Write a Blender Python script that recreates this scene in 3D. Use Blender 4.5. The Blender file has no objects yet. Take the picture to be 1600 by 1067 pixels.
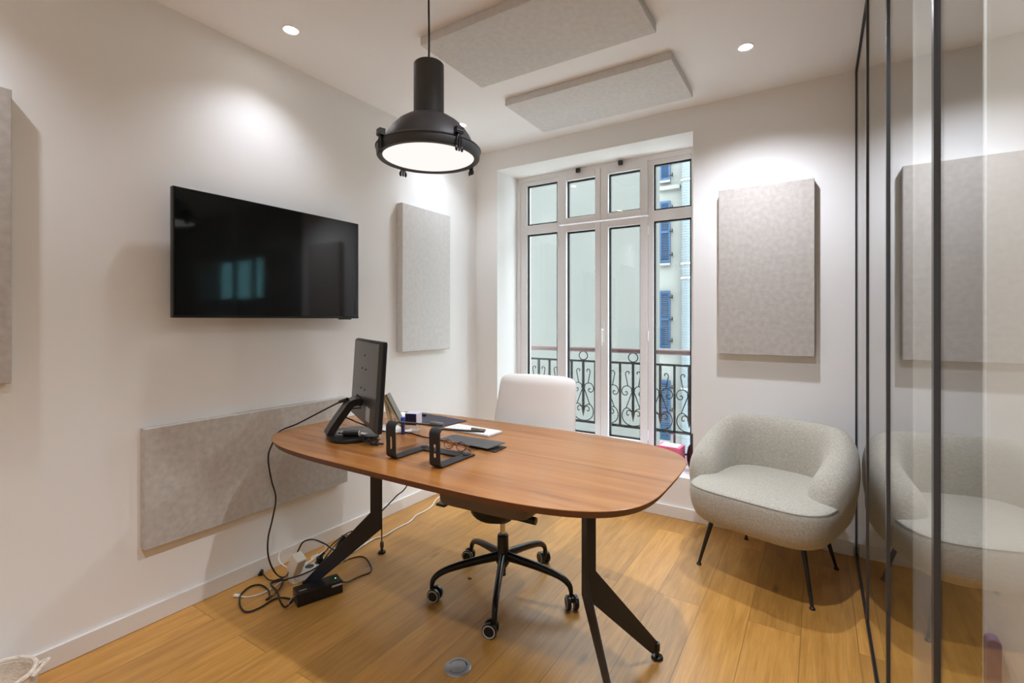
import bpy, bmesh, math, random
from mathutils import Vector, Matrix
random.seed(7)
S = bpy.context.scene
C = S.collection
PI = math.pi

# ------------------------------------------------------------------ camera
cam_d = bpy.data.cameras.new('camera'); cam = bpy.data.objects.new('camera', cam_d); C.objects.link(cam)
cam.location = (0, 0, 1.26); cam.rotation_euler = (PI/2, 0, 0.5645)
cam_d.sensor_width = 36; cam_d.lens = 756.4/1600*36; cam_d.shift_y = -0.0206; cam_d.clip_start = .02
S.camera = cam
# ------------------------------------------------------------------ world, exposure
W = bpy.data.worlds.new('sky'); S.world = W; W.use_nodes = True
bg = W.node_tree.nodes['Background']; bg.inputs[0].default_value = (.88, .93, 1, 1); bg.inputs[1].default_value = 4.0
S.view_settings.view_transform = 'Standard'; S.view_settings.look = 'None'
S.view_settings.exposure = 1.22; S.view_settings.gamma = 1; S.view_settings.use_curve_mapping = False
S.cycles.max_bounces = 16; S.cycles.diffuse_bounces = 12; S.cycles.transparent_max_bounces = 24
S.cycles.sample_clamp_indirect = 6; S.cycles.caustics_reflective = False; S.cycles.caustics_refractive = False
S.cycles.use_denoising = True
SPOT_W = 8.0; SPOT_COL = (.945, .98, 1.085); CORRIDOR_FILL_W = 6.0

XL, YB, H, XG = -2.352, 3.171, 2.60, .171

# ------------------------------------------------------------------ materials
MATS = {}
def pr(name, col, rough=.5, metal=0, spec=.5, emit=None, es=0, noise=None, bump=None, coat=0, coat_r=.1, sheen=0):
    m = bpy.data.materials.new(name); m.use_nodes = True; nt = m.node_tree; b = nt.nodes['Principled BSDF']
    b.inputs['Base Color'].default_value = (*col, 1); b.inputs['Roughness'].default_value = rough
    b.inputs['Metallic'].default_value = metal; b.inputs['Specular IOR Level'].default_value = spec
    b.inputs['Coat Weight'].default_value = coat; b.inputs['Coat Roughness'].default_value = coat_r
    b.inputs['Sheen Weight'].default_value = sheen
    if emit: b.inputs['Emission Color'].default_value = (*emit, 1); b.inputs['Emission Strength'].default_value = es
    tc = nt.nodes.new('ShaderNodeTexCoord')
    if noise:                                     # (scale, amount, detail)
        sc, am, de = noise[:3]; st = noise[3] if len(noise) > 3 else (1, 1, 1)
        mp = nt.nodes.new('ShaderNodeMapping'); mp.inputs['Scale'].default_value = st
        n = nt.nodes.new('ShaderNodeTexNoise'); n.inputs['Scale'].default_value = sc; n.inputs['Detail'].default_value = de
        r = nt.nodes.new('ShaderNodeValToRGB'); r.color_ramp.elements[0].position = .3; r.color_ramp.elements[1].position = .7
        r.color_ramp.elements[0].color = (*[c*(1-am) for c in col], 1); r.color_ramp.elements[1].color = (*[min(1, c*(1+am)) for c in col], 1)
        nt.links.new(tc.outputs['Object'], mp.inputs[0]); nt.links.new(mp.outputs[0], n.inputs[0]); nt.links.new(n.outputs[0], r.inputs[0]); nt.links.new(r.outputs[0], b.inputs['Base Color'])
    if bump:                                      # (scale, strength, distance)
        n2 = nt.nodes.new('ShaderNodeTexNoise'); n2.inputs['Scale'].default_value = bump[0]; n2.inputs['Detail'].default_value = 4
        bp = nt.nodes.new('ShaderNodeBump'); bp.inputs['Strength'].default_value = bump[1]; bp.inputs['Distance'].default_value = bump[2]
        nt.links.new(tc.outputs['Object'], n2.inputs[0]); nt.links.new(n2.outputs[0], bp.inputs['Height']); nt.links.new(bp.outputs[0], b.inputs['Normal'])
    MATS[name] = m; return m

def glass(name, tint=(.97, .99, .98)):
    """thin clear pane: Fresnel share reflects, the rest passes straight through"""
    m = bpy.data.materials.new(name); m.use_nodes = True; nt = m.node_tree; nt.nodes.clear()
    g = nt.nodes.new('ShaderNodeNewGeometry'); mx = nt.nodes.new('ShaderNodeMix'); mx.data_type = 'FLOAT'
    mx.inputs[2].default_value = 1.5; mx.inputs[3].default_value = 1/1.5
    f = nt.nodes.new('ShaderNodeFresnel'); t = nt.nodes.new('ShaderNodeBsdfTransparent'); t.inputs[0].default_value = (*tint, 1)
    gl = nt.nodes.new('ShaderNodeBsdfGlossy'); gl.inputs['Roughness'].default_value = 0; gl.inputs[0].default_value = (1, 1, 1, 1)
    ms = nt.nodes.new('ShaderNodeMixShader'); o = nt.nodes.new('ShaderNodeOutputMaterial')
    nt.links.new(g.outputs['Backfacing'], mx.inputs[0]); nt.links.new(mx.outputs[0], f.inputs['IOR'])
    nt.links.new(f.outputs[0], ms.inputs[0]); nt.links.new(t.outputs[0], ms.inputs[1]); nt.links.new(gl.outputs[0], ms.inputs[2]); nt.links.new(ms.outputs[0], o.inputs[0])
    MATS[name] = m; return m

def emitter(name, col, s):
    m = bpy.data.materials.new(name); m.use_nodes = True; nt = m.node_tree; nt.nodes.clear()
    e = nt.nodes.new('ShaderNodeEmission'); e.inputs[0].default_value = (*col, 1); e.inputs[1].default_value = s
    o = nt.nodes.new('ShaderNodeOutputMaterial'); nt.links.new(e.outputs[0], o.inputs[0]); MATS[name] = m; return m

def wood_floor():
    m = bpy.data.materials.new('oak_planks'); m.use_nodes = True; nt = m.node_tree; b = nt.nodes['Principled BSDF']; L = nt.links.new
    tc = nt.nodes.new('ShaderNodeTexCoord')
    mp = nt.nodes.new('ShaderNodeMapping'); mp.inputs['Rotation'].default_value = (0, 0, PI/2); mp.inputs['Location'].default_value = (.35, .06, 0)
    L(tc.outputs['Object'], mp.inputs[0])
    br = nt.nodes.new('ShaderNodeTexBrick'); br.offset = .37; br.squash = 1
    br.inputs['Scale'].default_value = 1; br.inputs['Brick Width'].default_value = 1.9; br.inputs['Row Height'].default_value = .19
    br.inputs['Mortar Size'].default_value = .0018; br.inputs['Mortar Smooth'].default_value = .3; br.inputs['Bias'].default_value = 0
    br.inputs['Color1'].default_value = (0, 0, 0, 1); br.inputs['Color2'].default_value = (1, 1, 1, 1); br.inputs['Mortar'].default_value = (.5, .5, .5, 1)
    L(mp.outputs[0], br.inputs[0])
    # offset the grain by plank so that planks differ
    add = nt.nodes.new('ShaderNodeVectorMath'); add.operation = 'MULTIPLY_ADD'; add.inputs[1].default_value = (3, 7, 11)
    L(br.outputs['Color'], add.inputs[0]); L(tc.outputs['Object'], add.inputs[2])
    m2 = nt.nodes.new('ShaderNodeMapping'); m2.inputs['Scale'].default_value = (13, 1.3, 1); L(add.outputs[0], m2.inputs[0])
    n = nt.nodes.new('ShaderNodeTexNoise'); n.inputs['Scale'].default_value = 2.2; n.inputs['Detail'].default_value = 7; n.inputs['Roughness'].default_value = .62; n.inputs['Distortion'].default_value = .6
    L(m2.outputs[0], n.inputs[0])
    m3 = nt.nodes.new('ShaderNodeMapping'); m3.inputs['Scale'].default_value = (90, 3, 1); L(add.outputs[0], m3.inputs[0])
    n3 = nt.nodes.new('ShaderNodeTexNoise'); n3.inputs['Scale'].default_value = 2; n3.inputs['Detail'].default_value = 3; L(m3.outputs[0], n3.inputs[0])
    r = nt.nodes.new('ShaderNodeValToRGB'); e = r.color_ramp.elements
    e[0].position = .30; e[0].color = (.40, .190, .038, 1); e[1].position = .72; e[1].color = (.59, .303, .078, 1)
    x = r.color_ramp.elements.new(.5); x.color = (.51, .252, .055, 1)
    L(n.outputs[0], r.inputs[0])
    # knots
    m4 = nt.nodes.new('ShaderNodeMapping'); m4.inputs['Scale'].default_value = (5, 1.9, 1); L(add.outputs[0], m4.inputs[0])
    v = nt.nodes.new('ShaderNodeTexVoronoi'); v.inputs['Scale'].default_value = 1; L(m4.outputs[0], v.inputs[0])
    kr = nt.nodes.new('ShaderNodeValToRGB'); kr.color_ramp.elements[0].position = .03; kr.color_ramp.elements[0].color = (.5, .5, .5, 1); kr.color_ramp.elements[1].position = .10; kr.color_ramp.elements[1].color = (1, 1, 1, 1)
    L(v.outputs['Distance'], kr.inputs[0])
    def mul(a, bb, fac=1.0):
        k = nt.nodes.new('ShaderNodeMix'); k.data_type = 'RGBA'; k.blend_type = 'MULTIPLY'; k.inputs[0].default_value = fac
        L(a, k.inputs[6]); L(bb, k.inputs[7]); return k.outputs[2]
    c = mul(r.outputs[0], kr.outputs[0], .9)
    fr = nt.nodes.new('ShaderNodeMapRange'); fr.inputs[3].default_value = .74; fr.inputs[4].default_value = 1.2; L(n3.outputs[0], fr.inputs[0]); c = mul(c, fr.outputs[0])
    pv = nt.nodes.new('ShaderNodeMapRange'); pv.inputs[3].default_value = .80; pv.inputs[4].default_value = 1.14; L(br.outputs['Color'], pv.inputs[0]); c = mul(c, pv.outputs[0])
    mo = nt.nodes.new('ShaderNodeMapRange'); mo.inputs[3].default_value = 1; mo.inputs[4].default_value = .6; L(br.outputs['Fac'], mo.inputs[0]); c = mul(c, mo.outputs[0])
    L(c, b.inputs['Base Color']); b.inputs['Roughness'].default_value = .34; b.inputs['Specular IOR Level'].default_value = .55
    bp = nt.nodes.new('ShaderNodeBump'); bp.inputs['Strength'].default_value = .15; bp.inputs['Distance'].default_value = .001; L(n3.outputs[0], bp.inputs['Height']); L(bp.outputs[0], b.inputs['Normal'])
    return m

def wood_grain(name, dark, mid, light, rough, axis=0, sc=1.0):
    m = bpy.data.materials.new(name); m.use_nodes = True; nt = m.node_tree; b = nt.nodes['Principled BSDF']; L = nt.links.new
    tc = nt.nodes.new('ShaderNodeTexCoord'); mp = nt.nodes.new('ShaderNodeMapping')
    s = [14*sc]*3; s[axis] = .8*sc; mp.inputs['Scale'].default_value = s; L(tc.outputs['Object'], mp.inputs[0])
    n = nt.nodes.new('ShaderNodeTexNoise'); n.inputs['Scale'].default_value = 1.4; n.inputs['Detail'].default_value = 8; n.inputs['Roughness'].default_value = .6; n.inputs['Distortion'].default_value = .8
    L(mp.outputs[0], n.inputs[0])
    r = nt.nodes.new('ShaderNodeValToRGB'); e = r.color_ramp.elements; e[0].position = .27; e[0].color = (*dark, 1); e[1].position = .7; e[1].color = (*light, 1)
    x = r.color_ramp.elements.new(.45); x.color = (*mid, 1); L(n.outputs[0], r.inputs[0]); L(r.outputs[0], b.inputs['Base Color'])
    b.inputs['Roughness'].default_value = rough; b.inputs['Specular IOR Level'].default_value = .6; MATS[name] = m; return m

WALL = pr('wall_paint', (.89, .895, .89), .75, spec=.2, bump=(120, .05, .0005))
CEIL = pr('ceiling_paint', (.94, .95, .96), .85, spec=.15)
TRIM = pr('trim_paint', (.80, .785, .76), .35)
FELT = pr('grey_felt', (.54, .51, .475), .95, spec=.1, noise=(38, .10, 6), bump=(260, .25, .001))
FELT_L = pr('pale_lit_felt', (.70, .70, .69), .95, spec=.1, noise=(38, .05, 6), bump=(260, .2, .001))  # paler felt; on the wall panel the lamp light is put into the colour
FLOOR = wood_floor()
WALNUT = wood_grain('walnut_veneer', (.20, .064, .010), (.325, .125, .027), (.41, .172, .044), .26)
WALNUT_E = pr('walnut_edge', (.115, .042, .022), .5)
PALEWOOD = wood_grain('pale_wood', (.45, .29, .12), (.58, .40, .18), (.66, .47, .24), .5, 2)
BLACK = pr('black_metal', (.012, .012, .013), .38)
MULL = pr('mullion_black', (.035, .037, .04), .3, spec=.7)
NAVY = pr('dark_blue_metal', (.012, .016, .028), .42)
PLASTIC = pr('black_plastic', (.011, .011, .011), .28, spec=.4)
PLASTIC_M = pr('matt_black_plastic', (.017, .016, .015), .5, spec=.35)
RUBBER = pr('rubber', (.02, .02, .02), .7)
MONBACK = pr('monitor_back', (.036, .033, .030), .28)
SCREEN = pr('screen_black', (.004, .005, .006), .06, spec=.55)
CHROME = pr('chrome', (.75, .75, .75), .15, metal=1)
STEEL = pr('brushed_steel', (.42, .42, .43), .4, metal=.7)
GREYR = pr('grey_ring', (.45, .45, .45), .5)
UPH = pr('cream_upholstery', (.80, .78, .74), .9, spec=.15, bump=(500, .1, .0005))
TAUPE = pr('taupe_shell', (.16, .125, .10), .6)
WOOL = pr('grey_boucle', (.45, .424, .358), .95, spec=.1, noise=(130, .17, 6), bump=(420, .5, .002), sheen=.3)
PIPING = pr('seam', (.30, .28, .24), .9)
LAMPB = pr('lamp_charcoal', (.042, .043, .046), .5)
LAMPIN = pr('lamp_white_inside', (.85, .82, .76), .5)
WHITEP = pr('white_plastic', (.80, .80, .78), .35)
CREAMP = pr('cream_plastic', (.72, .68, .58), .4)
FRAME = pr('white_frame', (.86, .85, .86), .3)
GASKET = pr('black_gasket', (.008, .010, .014), .5)
GLASS = glass('clear_glass'); WGLASS = glass('window_glass', (.93, .97, .96)); TGLASS = glass('tinted_glass', (.32, .50, .52))
IRON = pr('wrought_iron', (.010, .010, .011), .7, spec=.2)
RAIL = pr('handrail_brown', (.07, .03, .028), .45)
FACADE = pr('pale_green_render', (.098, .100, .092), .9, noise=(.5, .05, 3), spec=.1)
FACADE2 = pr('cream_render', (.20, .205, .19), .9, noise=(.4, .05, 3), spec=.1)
GROUND = pr('bounce_paving', (.72, .72, .70), .9)  # made pale to bounce daylight up onto the window head and ceiling
SHUT = pr('blue_shutter', (.010, .046, .11), .6)
DUCT = pr('galvanised_duct', (.115, .14, .15), .6)
DGREY = pr('dark_grey_sleeve', (.075, .072, .07), .65)
MAT_P = pr('purple_grey_mat', (.045, .042, .06), .7)
PAPER = pr('white_paper', (.86, .86, .84), .6)
PINK = pr('pink_card', (.80, .16, .30), .5)
TORT = pr('tortoiseshell', (.20, .06, .018), .25, noise=(80, .6, 3))
BLUE = pr('blue_plastic', (.03, .07, .45), .35)
PURP = pr('dark_purple', (.02, .014, .04), .3)
OLIVE = pr('grey_pad', (.20, .185, .15), .6)
WEAVE = pr('beige_weave', (.74, .66, .56), .95, noise=(60, .25, 4, (1, 1, 6)), bump=(90, .8, .004))
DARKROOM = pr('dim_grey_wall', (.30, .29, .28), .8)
GREEN = emitter('green_led', (.1, 1, .3), 3)
SPOTM = emitter('downlight_glow', (1, .96, .9), 28)
PENDM = emitter('pendant_glow', (1, .96, .92), .43)
PLUM = pr('plum_panel', (.20, .13, .24), .5)

# ------------------------------------------------------------------ mesh helpers
def NB(): return bmesh.new()
def box(bm, c, s, M=None):
    r = bmesh.ops.create_cube(bm, size=1)['verts']
    T = Matrix.Translation(c) @ (M.to_4x4() if M is not None else Matrix.Identity(4)) @ Matrix.Diagonal((*s, 1))
    bmesh.ops.transform(bm, matrix=T, verts=r)
def span(bm, a, b): box(bm, [(a[i]+b[i])/2 for i in range(3)], [abs(b[i]-a[i]) for i in range(3)])
def cyl(bm, p, q, r1, r2=None, seg=20, caps=True):
    p, q = Vector(p), Vector(q); r2 = r1 if r2 is None else r2; d = q-p
    R = d.to_track_quat('Z', 'Y').to_matrix().to_4x4()
    v = bmesh.ops.create_cone(bm, cap_ends=caps, segments=seg, radius1=max(r1, 1e-5), radius2=max(r2, 1e-5), depth=d.length)['verts']
    bmesh.ops.transform(bm, matrix=Matrix.Translation((p+q)/2) @ R, verts=v)
def ball(bm, c, r, s=(1, 1, 1), seg=16):
    v = bmesh.ops.create_uvsphere(bm, u_segments=seg, v_segments=max(6, seg//2), radius=r)['verts']
    bmesh.ops.transform(bm, matrix=Matrix.Translation(c) @ Matrix.Diagonal((*s, 1)), verts=v)
def smooth_path(pts, n=6, closed=False):
    P = [Vector(p) for p in pts]; m = len(P); out = []
    rng = range(m) if closed else range(m-1)
    for i in rng:
        if closed: a, b, c, d = P[i-1], P[i], P[(i+1) % m], P[(i+2) % m]
        else: a, b, c, d = P[max(i-1, 0)], P[i], P[i+1], P[min(i+2, m-1)]
        for k in range(n):
            t = k/n
            out.append(.5*((2*b) + (c-a)*t + (2*a-5*b+4*c-d)*t*t + (3*b-a-3*c+d)*t**3))
    if not closed: out.append(P[-1])
    return out
def tube(bm, pts, r, seg=8, closed=False, sm=0, rs=None):
    P = smooth_path(pts, sm, closed) if sm else [Vector(p) for p in pts]
    m = len(P); rings = []
    up = Vector((0, 0, 1))
    for i, p in enumerate(P):
        a = P[i-1] if (i > 0 or closed) else P[0]; b = P[(i+1) % m] if (i < m-1 or closed) else P[-1]
        t = (b-a).normalized() if (b-a).length > 1e-9 else Vector((0, 0, 1))
        if i == 0:
            u = t.cross(up) if abs(t.z) < .95 else t.cross(Vector((1, 0, 0))); u.normalize()
        else:
            u = u - t*u.dot(t)
            if u.length < 1e-6: u = t.orthogonal()
            u.normalize()
        w = t.cross(u); rr = r if rs is None else rs(i/(m-1))
        rings.append([bm.verts.new(p + u*math.cos(2*PI*k/seg)*rr + w*math.sin(2*PI*k/seg)*rr) for k in range(seg)])
    for i in range(m if closed else m-1):
        A, B = rings[i], rings[(i+1) % m]
        for k in range(seg): bm.faces.new((A[k], A[(k+1) % seg], B[(k+1) % seg], B[k]))
    if not closed: bm.faces.new(rings[0][::-1]); bm.faces.new(rings[-1])
def lathe(bm, prof, c=(0, 0, 0), seg=48, closed=False):
    rings = []
    for r, z in prof: rings.append([bm.verts.new((c[0]+r*math.cos(2*PI*k/seg), c[1]+r*math.sin(2*PI*k/seg), c[2]+z)) for k in range(seg)])
    n = len(rings)
    for i in range(n if closed else n-1):
        A, B = rings[i], rings[(i+1) % n]
        for k in range(seg): bm.faces.new((A[k], A[(k+1) % seg], B[(k+1) % seg], B[k]))
    if not closed: bm.faces.new(rings[0][::-1]); bm.faces.new(rings[-1])
def prism(bm, out, z0, z1, M=None):
    M = M or Matrix.Identity(4)
    A = [bm.verts.new(M @ Vector((x, y, z0))) for x, y in out]; B = [bm.verts.new(M @ Vector((x, y, z1))) for x, y in out]
    n = len(out); bm.faces.new(A[::-1]); bm.faces.new(B)
    for i in range(n): bm.faces.new((A[i], A[(i+1) % n], B[(i+1) % n], B[i]))
def loft(bm, rings, cap=True):
    R = [[bm.verts.new(p) for p in ring] for ring in rings]; n = len(R[0])
    for i in range(len(R)-1):
        for k in range(n): bm.faces.new((R[i][k], R[i][(k+1) % n], R[i+1][(k+1) % n], R[i+1][k]))
    if cap: bm.faces.new(R[0][::-1]); bm.faces.new(R[-1])
def rrect(w, d, r, n=6):
    o = []
    for cx, cy, a in ((w/2-r, d/2-r, 0), (-w/2+r, d/2-r, 90), (-w/2+r, -d/2+r, 180), (w/2-r, -d/2+r, 270)):
        for k in range(n+1):
            t = math.radians(a+90*k/n); o.append((cx+r*math.cos(t), cy+r*math.sin(t)))
    return o
def superell(a, b, n, N=96):
    o = []
    for k in range(N):
        t = 2*PI*k/N; c, s = math.cos(t), math.sin(t)
        o.append((a*math.copysign(abs(c)**(2/n), c), b*math.copysign(abs(s)**(2/n), s)))
    return o
def strip(bm, path, wdir, w, th, hole=None):
    """a bent flat bar: path of 3D points, constant width direction"""
    P = [Vector(p) for p in path]; wd = Vector(wdir).normalized(); m = len(P); R = []
    for i, p in enumerate(P):
        t = (P[min(i+1, m-1)]-P[max(i-1, 0)]).normalized(); nrm = t.cross(wd).normalized()
        R.append([p+wd*w/2+nrm*th/2, p-wd*w/2+nrm*th/2, p-wd*w/2-nrm*th/2, p+wd*w/2-nrm*th/2])
    loft(bm, R)

def obj(name, bm, mat, parent=None, bevel=0, smooth=False, sub=0, seg=2):
    bmesh.ops.recalc_face_normals(bm, faces=bm.faces)
    me = bpy.data.meshes.new(name); bm.to_mesh(me); bm.free()
    if mat: me.materials.append(mat)
    o = bpy.data.objects.new(name, me); C.objects.link(o)
    if parent: o.parent = parent
    if smooth:
        for f in me.polygons: f.use_smooth = True
    if bevel:
        b = o.modifiers.new('bevel', 'BEVEL'); b.width = bevel; b.segments = seg; b.limit_method = 'ANGLE'; b.angle_limit = math.radians(35)
        for f in me.polygons: f.use_smooth = True
        w = o.modifiers.new('wn', 'WEIGHTED_NORMAL'); w.keep_sharp = True
    if sub:
        s = o.modifiers.new('sub', 'SUBSURF'); s.levels = sub; s.render_levels = sub
    if smooth and not sub and not bevel:
        try: me.set_sharp_from_angle(angle=math.radians(38))
        except Exception: pass
    return o
def tag(o, label, cat, group=None):
    o['label'] = label; o['category'] = cat
    if group: o['group'] = group
    return o
def thing(name, label, cat, loc=(0, 0, 0), rz=0, group=None):
    o = bpy.data.objects.new(name, None); C.objects.link(o); o.location = loc; o.rotation_euler = (0, 0, rz); o.empty_display_size = .1
    return tag(o, label, cat, group)
def struct(name, bm, m, parent=None, **k):
    o = obj(name, bm, m, parent, **k)
    if parent is None: o['kind'] = 'structure'
    return o
def sempty(name, loc=(0, 0, 0)):
    o = bpy.data.objects.new(name, None); C.objects.link(o); o.location = loc; o['kind'] = 'structure'; return o

# ================================================================== ROOM SHELL
WX = (-2.146, -.665); WTOP = 2.447; RB = 3.479          # window recess
XR = 3.2; YF = -1.5                                      # extent of the space behind the glass, and the wall behind the camera
b = NB(); span(b, (XL-.15, YF-.15, -.12), (XR+.15, 3.60, 0)); struct('floor', b, FLOOR)
b = NB(); span(b, (XL-.15, YF-.15, H), (XR+.15, 3.60, H+.15)); struct('ceiling', b, CEIL)
b = NB(); span(b, (XL-.12, YF, 0), (XL, YB, H)); struct('wall_left', b, WALL)
b = NB(); span(b, (XL-.12, YF-.12, 0), (XR, YF, H)); struct('wall_front', b, WALL)
b = NB()                                                 # wall with the window recess
span(b, (XL-.12, YB, 0), (WX[0], 3.56, H)); span(b, (WX[1], YB, 0), (XG+.02, 3.56, H)); span(b, (WX[0], YB, WTOP), (WX[1], 3.56, H)); span(b, (WX[0], YB, 0), (WX[1], 3.56, .262))
struct('wall_back', b, WALL)
b = NB(); span(b, (XL, YF, 0), (XL+.013, YB, .075)); struct('baseboard_left', b, TRIM, bevel=.003)
b = NB(); span(b, (XL+.013, YB-.013, 0), (XG-.012, YB, .075)); struct('baseboard_back', b, TRIM, bevel=.003)

# ---- glass partition on the right
gp = sempty('wall_right', (XG, 0, 0))
ys = [3.161, 2.461, 1.767, 1.088, .38, -.315, -1.01, YF+.01]
for i in range(len(ys)-1):
    b = NB(); span(b, (-.001, ys[i+1]+.008, .03), (.001, ys[i]-.008, H-.022)); struct('glass_pane', b, GLASS, gp)
for y in ys:
    b = NB(); span(b, (-.0058, y-.010, 0), (.0058, y+.010, H)); struct('mullion', b, MULL, gp, bevel=.001)
b = NB(); span(b, (-.006, YF, 0), (.006, 3.17, .026)); struct('bottom_rail', b, BLACK, gp)
b = NB(); span(b, (-.006, YF, H-.022), (.006, 3.17, H)); struct('top_rail', b, BLACK, gp)
# ---- space behind the glass
b = NB(); span(b, (.221, 1.03, 0), (XR, 1.055, H)); struct('wall_corridor', b, WALL)
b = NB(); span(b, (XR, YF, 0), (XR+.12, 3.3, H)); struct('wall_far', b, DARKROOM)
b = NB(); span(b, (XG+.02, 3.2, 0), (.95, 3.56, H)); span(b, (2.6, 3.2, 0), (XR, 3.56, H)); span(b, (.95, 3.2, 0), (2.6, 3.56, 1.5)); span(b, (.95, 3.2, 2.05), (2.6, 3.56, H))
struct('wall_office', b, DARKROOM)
b = NB(); span(b, (.212, 1.62, 0), (.246, 1.66, H)); struct('trim_1', b, TRIM)
w2 = sempty('window_2', (.95, 3.3, 1.5))
for x0, x1, z0, z1 in ((0, 1.65, 0, .04), (0, 1.65, .51, .55), (0, .04, 0, .55), (1.61, 1.65, 0, .55), (.38, .43, 0, .55), (.80, .85, 0, .55), (1.2, 1.25, 0, .55)):
    b = NB(); span(b, (x0, 0, z0), (x1, .05, z1)); struct('window_frame', b, FRAME, w2)
b = NB(); span(b, (.03, .02, .03), (1.62, .026, .52)); struct('glass_pane', b, TGLASS, w2)

# ================================================================== WINDOW
win = sempty('window_1', (0, RB, 0))
b = NB(); D = .07
xa, xb_ = WX
span(b, (xa, 0, .262), (-2.055, D, WTOP)); span(b, (-.741, 0, .262), (xb_, D, WTOP))
span(b, (-2.055, 0, 2.378), (-.741, D, WTOP)); span(b, (-2.055, 0, .262), (-.741, D, .29))
span(b, (-1.773, 0, .29), (-1.757, D, 2.378)); span(b, (-1.039, 0, .29), (-1.001, D, 2.378))
for x0, x1 in ((-2.055, -1.773), (-1.001, -.741)):
    span(b, (x0, 0, 1.972), (x1, D, 2.048)); span(b, (x0, 0, .29), (x1, D, .32))
struct('window_frame', b, FRAME, win, bevel=.003)
b = NB(); span(b, (xa, -.012, 2.41), (xb_, 0, WTOP)); span(b, (xa, -.012, .262), (-2.115, 0, 2.41)); struct('window_architrave', b, FRAME, win, bevel=.003)
def sash(x0, x1, z0, z1, gx0, gx1, gz0, gz1, name):
    b = NB(); y0, y1 = -.016, .045
    span(b, (x0, y0, z0), (gx0, y1, z1)); span(b, (gx1, y0, z0), (x1, y1, z1)); span(b, (gx0, y0, gz1), (gx1, y1, z1)); span(b, (gx0, y0, z0), (gx1, y1, gz0))
    struct(name, b, FRAME, win, bevel=.003)
sash(-1.756, -1.4005, 2.022, 2.419, -1.687, -1.443, 2.068, 2.362, 'vent_sash')
sash(-1.3975, -1.041, 2.022, 2.419, -1.339, -1.094, 2.068, 2.362, 'vent_sash')
sash(-1.756, -1.4005, .285, 2.012, -1.687, -1.443, .385, 1.96, 'window_leaf')
sash(-1.3975, -1.041, .285, 2.012, -1.339, -1.094, .385, 1.96, 'window_leaf')
PANES = [(-2.055, -1.773, 2.048, 2.378), (-2.055, -1.773, .32, 1.972), (-1.687, -1.443, 2.068, 2.362), (-1.687, -1.443, .385, 1.96),
         (-1.339, -1.094, 2.068, 2.362), (-1.339, -1.094, .385, 1.96), (-1.001, -.741, 2.048, 2.378), (-1.001, -.741, .32, 1.972)]
for x0, x1, z0, z1 in PANES:
    b = NB(); span(b, (x0-.004, .033, z0-.004), (x1+.004, .041, z1+.004)); struct('glass_pane', b, WGLASS, win)
    b = NB(); g = .011
    span(b, (x0, .014, z0), (x0+g, .032, z1)); span(b, (x1-g, .014, z0), (x1, .032, z1)); span(b, (x0+g, .014, z1-g), (x1-g, .032, z1)); span(b, (x0+g, .014, z0), (x1-g, .032, z0+g))
    struct('gasket', b, GASKET, win)
for x, z in ((-1.757, 1.874), (-1.757, 1.161), (-1.037, 1.907), (-1.037, 1.148), (-1.037, .435), (-1.757, .435)):
    b = NB(); cyl(b, (x, -.018, z-.035), (x, -.018, z+.035), .006); struct('hinge', b, FRAME, win, smooth=True)
h = NB(); box(h, (-1.378, -.022, 1.17), (.030, .012, .15)); struct('handle_plate', h, WHITEP, win, bevel=.004)
h = NB(); cyl(h, (-1.378, -.025, 1.19), (-1.378, -.058, 1.19), .009); box(h, (-1.378, -.058, 1.135), (.022, .014, .13)); struct('window_handle', h, WHITEP, win, bevel=.004)
for x in (-1.578, -1.236):
    b = NB(); box(b, (x, -.03, 2.424), (.03, .026, .03)); box(b, (x+.006, -.05, 2.418), (.016, .02, .018)); cyl(b, (x-.012, -.04, 2.41), (x+.014, -.04, 2.41), .007)
    struct('vent_latch', b, BLACK, win, bevel=.003)

# ================================================================== OUTSIDE
b = NB(); span(b, (-14, 9.0, -8), (-2.585, 9.4, 5.2)); struct('wall_courtyard', b, FACADE)
b = NB(); span(b, (-12, 16.0, -8), (14, 16.4, 7.5)); span(b, (-4.4, 15.82, 4.75+.72), (-3.72, 16, 4.75+.84)); struct('wall_facade', b, FACADE2)
b = NB(); span(b, (-12, 3.56, -3), (14, 9.0, -2.9)); struct('ground', b, GROUND)
b = NB(); span(b, (-3.2, 3.56, -.2), (.6, 4.25, -.02)); struct('ground_balcony', b, GROUND)
def shutter(z0, z1, label):
    t = thing('window_shutter', label, 'shutter', (-4.375, 15.95, z0), 0, 'blue shutters on the facade across the courtyard')
    w, hh = .33, z1-z0
    b = NB(); span(b, (0, -.03, 0), (.05, .02, hh)); span(b, (w-.05, -.03, 0), (w, .02, hh)); span(b, (.05, -.03, 0), (w-.05, .02, .08)); span(b, (.05, -.03, hh-.08), (w-.05, .02, hh)); span(b, (.05, -.03, hh*.5-.04), (w-.05, .02, hh*.5+.04))
    obj('frame', b, SHUT, t)
    b = NB(); n = int(hh/.075)
    for i in range(n):
        z = .09+(hh-.18)*(i+.5)/n
        box(b, (w/2, -.005, z), (w-.1, .006, .06), Matrix.Rotation(.7, 3, 'X'))
    obj('slats', b, SHUT, t)
    for z in (hh*.12, hh*.5, hh*.88):
        b = NB(); box(b, (w+.03, -.04, z), (.12, .02, .035)); box(b, (w+.07, -.04, z+.02), (.03, .03, .12)); obj('hinge', b, IRON, t)
    b = NB(); span(b, (-.05, -.12, -.09), (w+.02, .0, -.02)); obj('sill', b, FACADE2, t)
shutter(5.80, 6.9, 'topmost blue louvred shutter, cut off by the window head')
shutter(3.13, 5.13, 'blue louvred shutter seen across the window transom')
shutter(.37, 2.22, 'blue louvred shutter just above the brown handrail')
shutter(-2.6, -.68, 'lowest blue louvred shutter, seen through the iron railing')
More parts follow.
